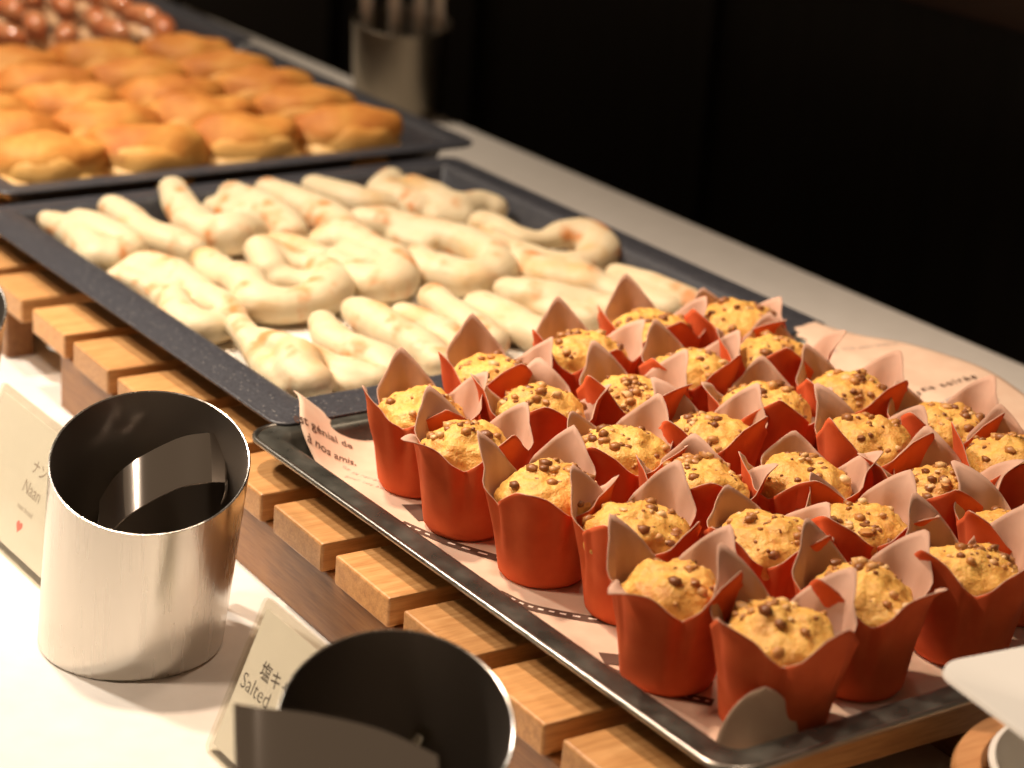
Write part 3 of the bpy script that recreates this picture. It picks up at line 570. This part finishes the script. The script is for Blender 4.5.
obj('arm', [R_ @ v for v in V], F, M['satin'], e, org=(-84.59, 67.10, .35))
V, F = box(-.55, .55, -.08, .08, 0, 19, .04); R_ = Matrix.Translation((-84.09, 66.10, .35)) @ Matrix.Rotation(-0.040, 4, 'Y') @ Matrix.Rotation(0.000, 4, 'X') @ Matrix.Rotation(.95, 4, 'Z')
obj('arm', [R_ @ v for v in V], F, M['satin'], e, org=(-84.59, 67.10, .35))
e = empty('serving_tongs', (-84.59, 67.10, .35), label='tongs with two upright arms at the right in the cup behind the pastry tray', cat='tongs', group='tongs in the cups behind the pastries')
V, F = box(-.55, .55, -.08, .08, 0, 19, .04); R_ = Matrix.Translation((-83.59, 68.30, .35)) @ Matrix.Rotation(0.000, 4, 'Y') @ Matrix.Rotation(0.000, 4, 'X') @ Matrix.Rotation(.95, 4, 'Z')
obj('arm', [R_ @ v for v in V], F, M['satin'], e, org=(-84.59, 67.10, .35))
V, F = box(-.55, .55, -.08, .08, 0, 19, .04); R_ = Matrix.Translation((-82.69, 70.20, .35)) @ Matrix.Rotation(-0.030, 4, 'Y') @ Matrix.Rotation(0.030, 4, 'X') @ Matrix.Rotation(.95, 4, 'Z')
obj('arm', [R_ @ v for v in V], F, M['satin'], e, org=(-84.59, 67.10, .35))
e = empty('serving_tongs', (-127.00, 61.50, .35), label='tongs in the far cup cut by the top edge of the picture', cat='tongs', group='tongs in the cups behind the pastries')
V, F = box(-.55, .55, -.08, .08, 0, 19, .04); R_ = Matrix.Translation((-127.00, 60.90, .35)) @ Matrix.Rotation(0.000, 4, 'Y') @ Matrix.Rotation(0.000, 4, 'X') @ Matrix.Rotation(.95, 4, 'Z')
obj('arm', [R_ @ v for v in V], F, M['satin'], e, org=(-127.00, 61.50, .35))
V, F = box(-.55, .55, -.08, .08, 0, 19, .04); R_ = Matrix.Translation((-126.40, 63.00, .35)) @ Matrix.Rotation(0.000, 4, 'Y') @ Matrix.Rotation(0.040, 4, 'X') @ Matrix.Rotation(.95, 4, 'Z')
obj('arm', [R_ @ v for v in V], F, M['satin'], e, org=(-127.00, 61.50, .35))

# ---------------------------------------------------------------- price-card signs in acrylic
def sign(label, x, y, rz, wd, ht, lean, texts):
    org = Vector((x, y, 0)); e = empty('acrylic_sign', org, rz, label=label, cat='sign')
    ca, sa = math.cos(lean), math.sin(lean)
    def P(u, v, w_): return org + Vector((u, v * sa - w_ * ca, v * ca + w_ * sa + .0))
    def slab(u0, u1, v0, v1, w0, w1, rc, m, name, par=e):
        A = [P(p.x, p.y, w0) for p in rrect(u0, u1, v0, v1, rc, 0, 6)]; B = [P(p.x, p.y, w1) for p in rrect(u0, u1, v0, v1, rc, 0, 6)]
        A2 = [P(p.x, p.y, w0 + .04) for p in rrect(u0 - .04, u1 + .04, v0 - .04, v1 + .04, rc, 0, 6)]; B2 = [P(p.x, p.y, w1 - .04) for p in rrect(u0 - .04, u1 + .04, v0 - .04, v1 + .04, rc, 0, 6)]
        V, F = loft([A, A2, B2, B] if w1 - w0 > .1 else [A, B]); return obj(name, V, F, m, par, org=org, angle=35)
    slab(0, wd, .06, ht, -.12, .0, .3, M['acrylic'], 'back_plate'); slab(0, wd, .06, ht, .06, .18, .3, M['acrylic'], 'front_plate')
    cd = slab(.32, wd - .32, .45, ht - .4, .01, .05, .08, M['card'], 'card')
    for s, u, v, size, m_, bold, sp, al in texts:
        V, F = text_mesh(s, size, bold, sp, al); W = [P(u + q.x, v + q.y, .056) for q in V]
        obj('printed_words', W, F, M[m_], cd, org=org, smooth=False)
    V, F = box(org.x + .2, org.x + wd - .2, org.y + .1, org.y + 3.6, 0, .14, .04); obj('foot', V, F, M['acrylic'], e, org=org)
    return e, P
e, P = sign('acrylic card stand reading Naan, leaning behind the full steel cup', -17.0, -1.9, .015, 14, 7.3, math.radians(22), [
    ('ナン', 6.5, 4.5, .8, 'inklight', .01, 1.0, 'CENTER'), ('Naan', 6.5, 3.35, .95, 'inklight', .0, 1.0, 'CENTER'), ('naan bread', 6.5, 2.5, .4, 'inklight', .0, 1.0, 'CENTER')])
hz = []
for i in range(40):
    q = 2 * PI * i / 40; hz.append((.03 * 16 * math.sin(q) ** 3, .03 * (13 * math.cos(q) - 5 * math.cos(2 * q) - 2 * math.cos(3 * q) - math.cos(4 * q))))
obj('printed_heart', [P(6.5 + a * .7, 1.75 + c_ * .7, .056) for a, c_ in hz], [tuple(range(40))], M['inkpink'], [c for c in bpy.data.objects if c.name.startswith('card')][0], org=(-17.0, -1.9, 0), smooth=False)
e, P = sign('acrylic card stand reading Salted, behind the cup at the bottom edge', 11.0, -1.75, .0, 13, 7.2, math.radians(22.5), [
    ('塩キャ', 1.5, 4.25, .85, 'inkgrey', .006, 1.0, 'LEFT'), ('Salted', .5, 3.3, 1.0, 'inkgrey', -.008, 1.0, 'LEFT')])

# ---------------------------------------------------------------- plate, wooden canister and bowl at the right
cx, cy = 38.9, 23.3
o3 = empty('wooden_canister', (cx, cy, 0), label='round wooden holder under the white plate in the bottom right corner', cat='holder')
V, F = loft([circ(r, z, 96, (cx, cy)) for r, z in ((5.8, 0), (6.1, .3), (6.6, 5.6), (6.45, 5.9), (5.5, 5.9), (5.4, 5.6), (5.1, .6))]); obj('holder_ring', V, F, M['canister'], o3, org=(cx, cy, 0), angle=40)
V, F = loft([circ(r, z, 96, (cx, cy)) for r, z in ((2.5, .7), (3.5, 1.2), (4.6, 3.8), (5.25, 6.3), (5.0, 6.4), (4.3, 4.2), (3.3, 1.6), (2.4, 1.1))]); o = obj('white_bowl', V, F, M['ceramic'], org=(cx, cy, .7), angle=50); tag(o, 'white bowl sunk in the round wooden holder', 'bowl')
pl = Matrix.Rotation(math.radians(-8), 4, 'Z'); pc = Vector((33.75, 17.00, 0))
rings = []
for d_, z in ((5, 9.05), (4.4, 8.8), (3.8, 8.8), (3.2, 9.2), (.25, 9.95), (0, 10.1), (.05, 10.25), (.5, 10.2), (3.4, 9.55), (5, 9.35)):
    rings.append([pc + pl @ p for p in rrect(d_, 20 - d_, d_, 20 - d_, max(.4, 1.4 - d_ * .2), z)])
V, F = loft(rings); o = obj('square_plate', V, F, M['ceramic'], org=(43, 29, 8.8), angle=35); tag(o, 'square white plate whose corner juts in at the bottom right', 'plate')
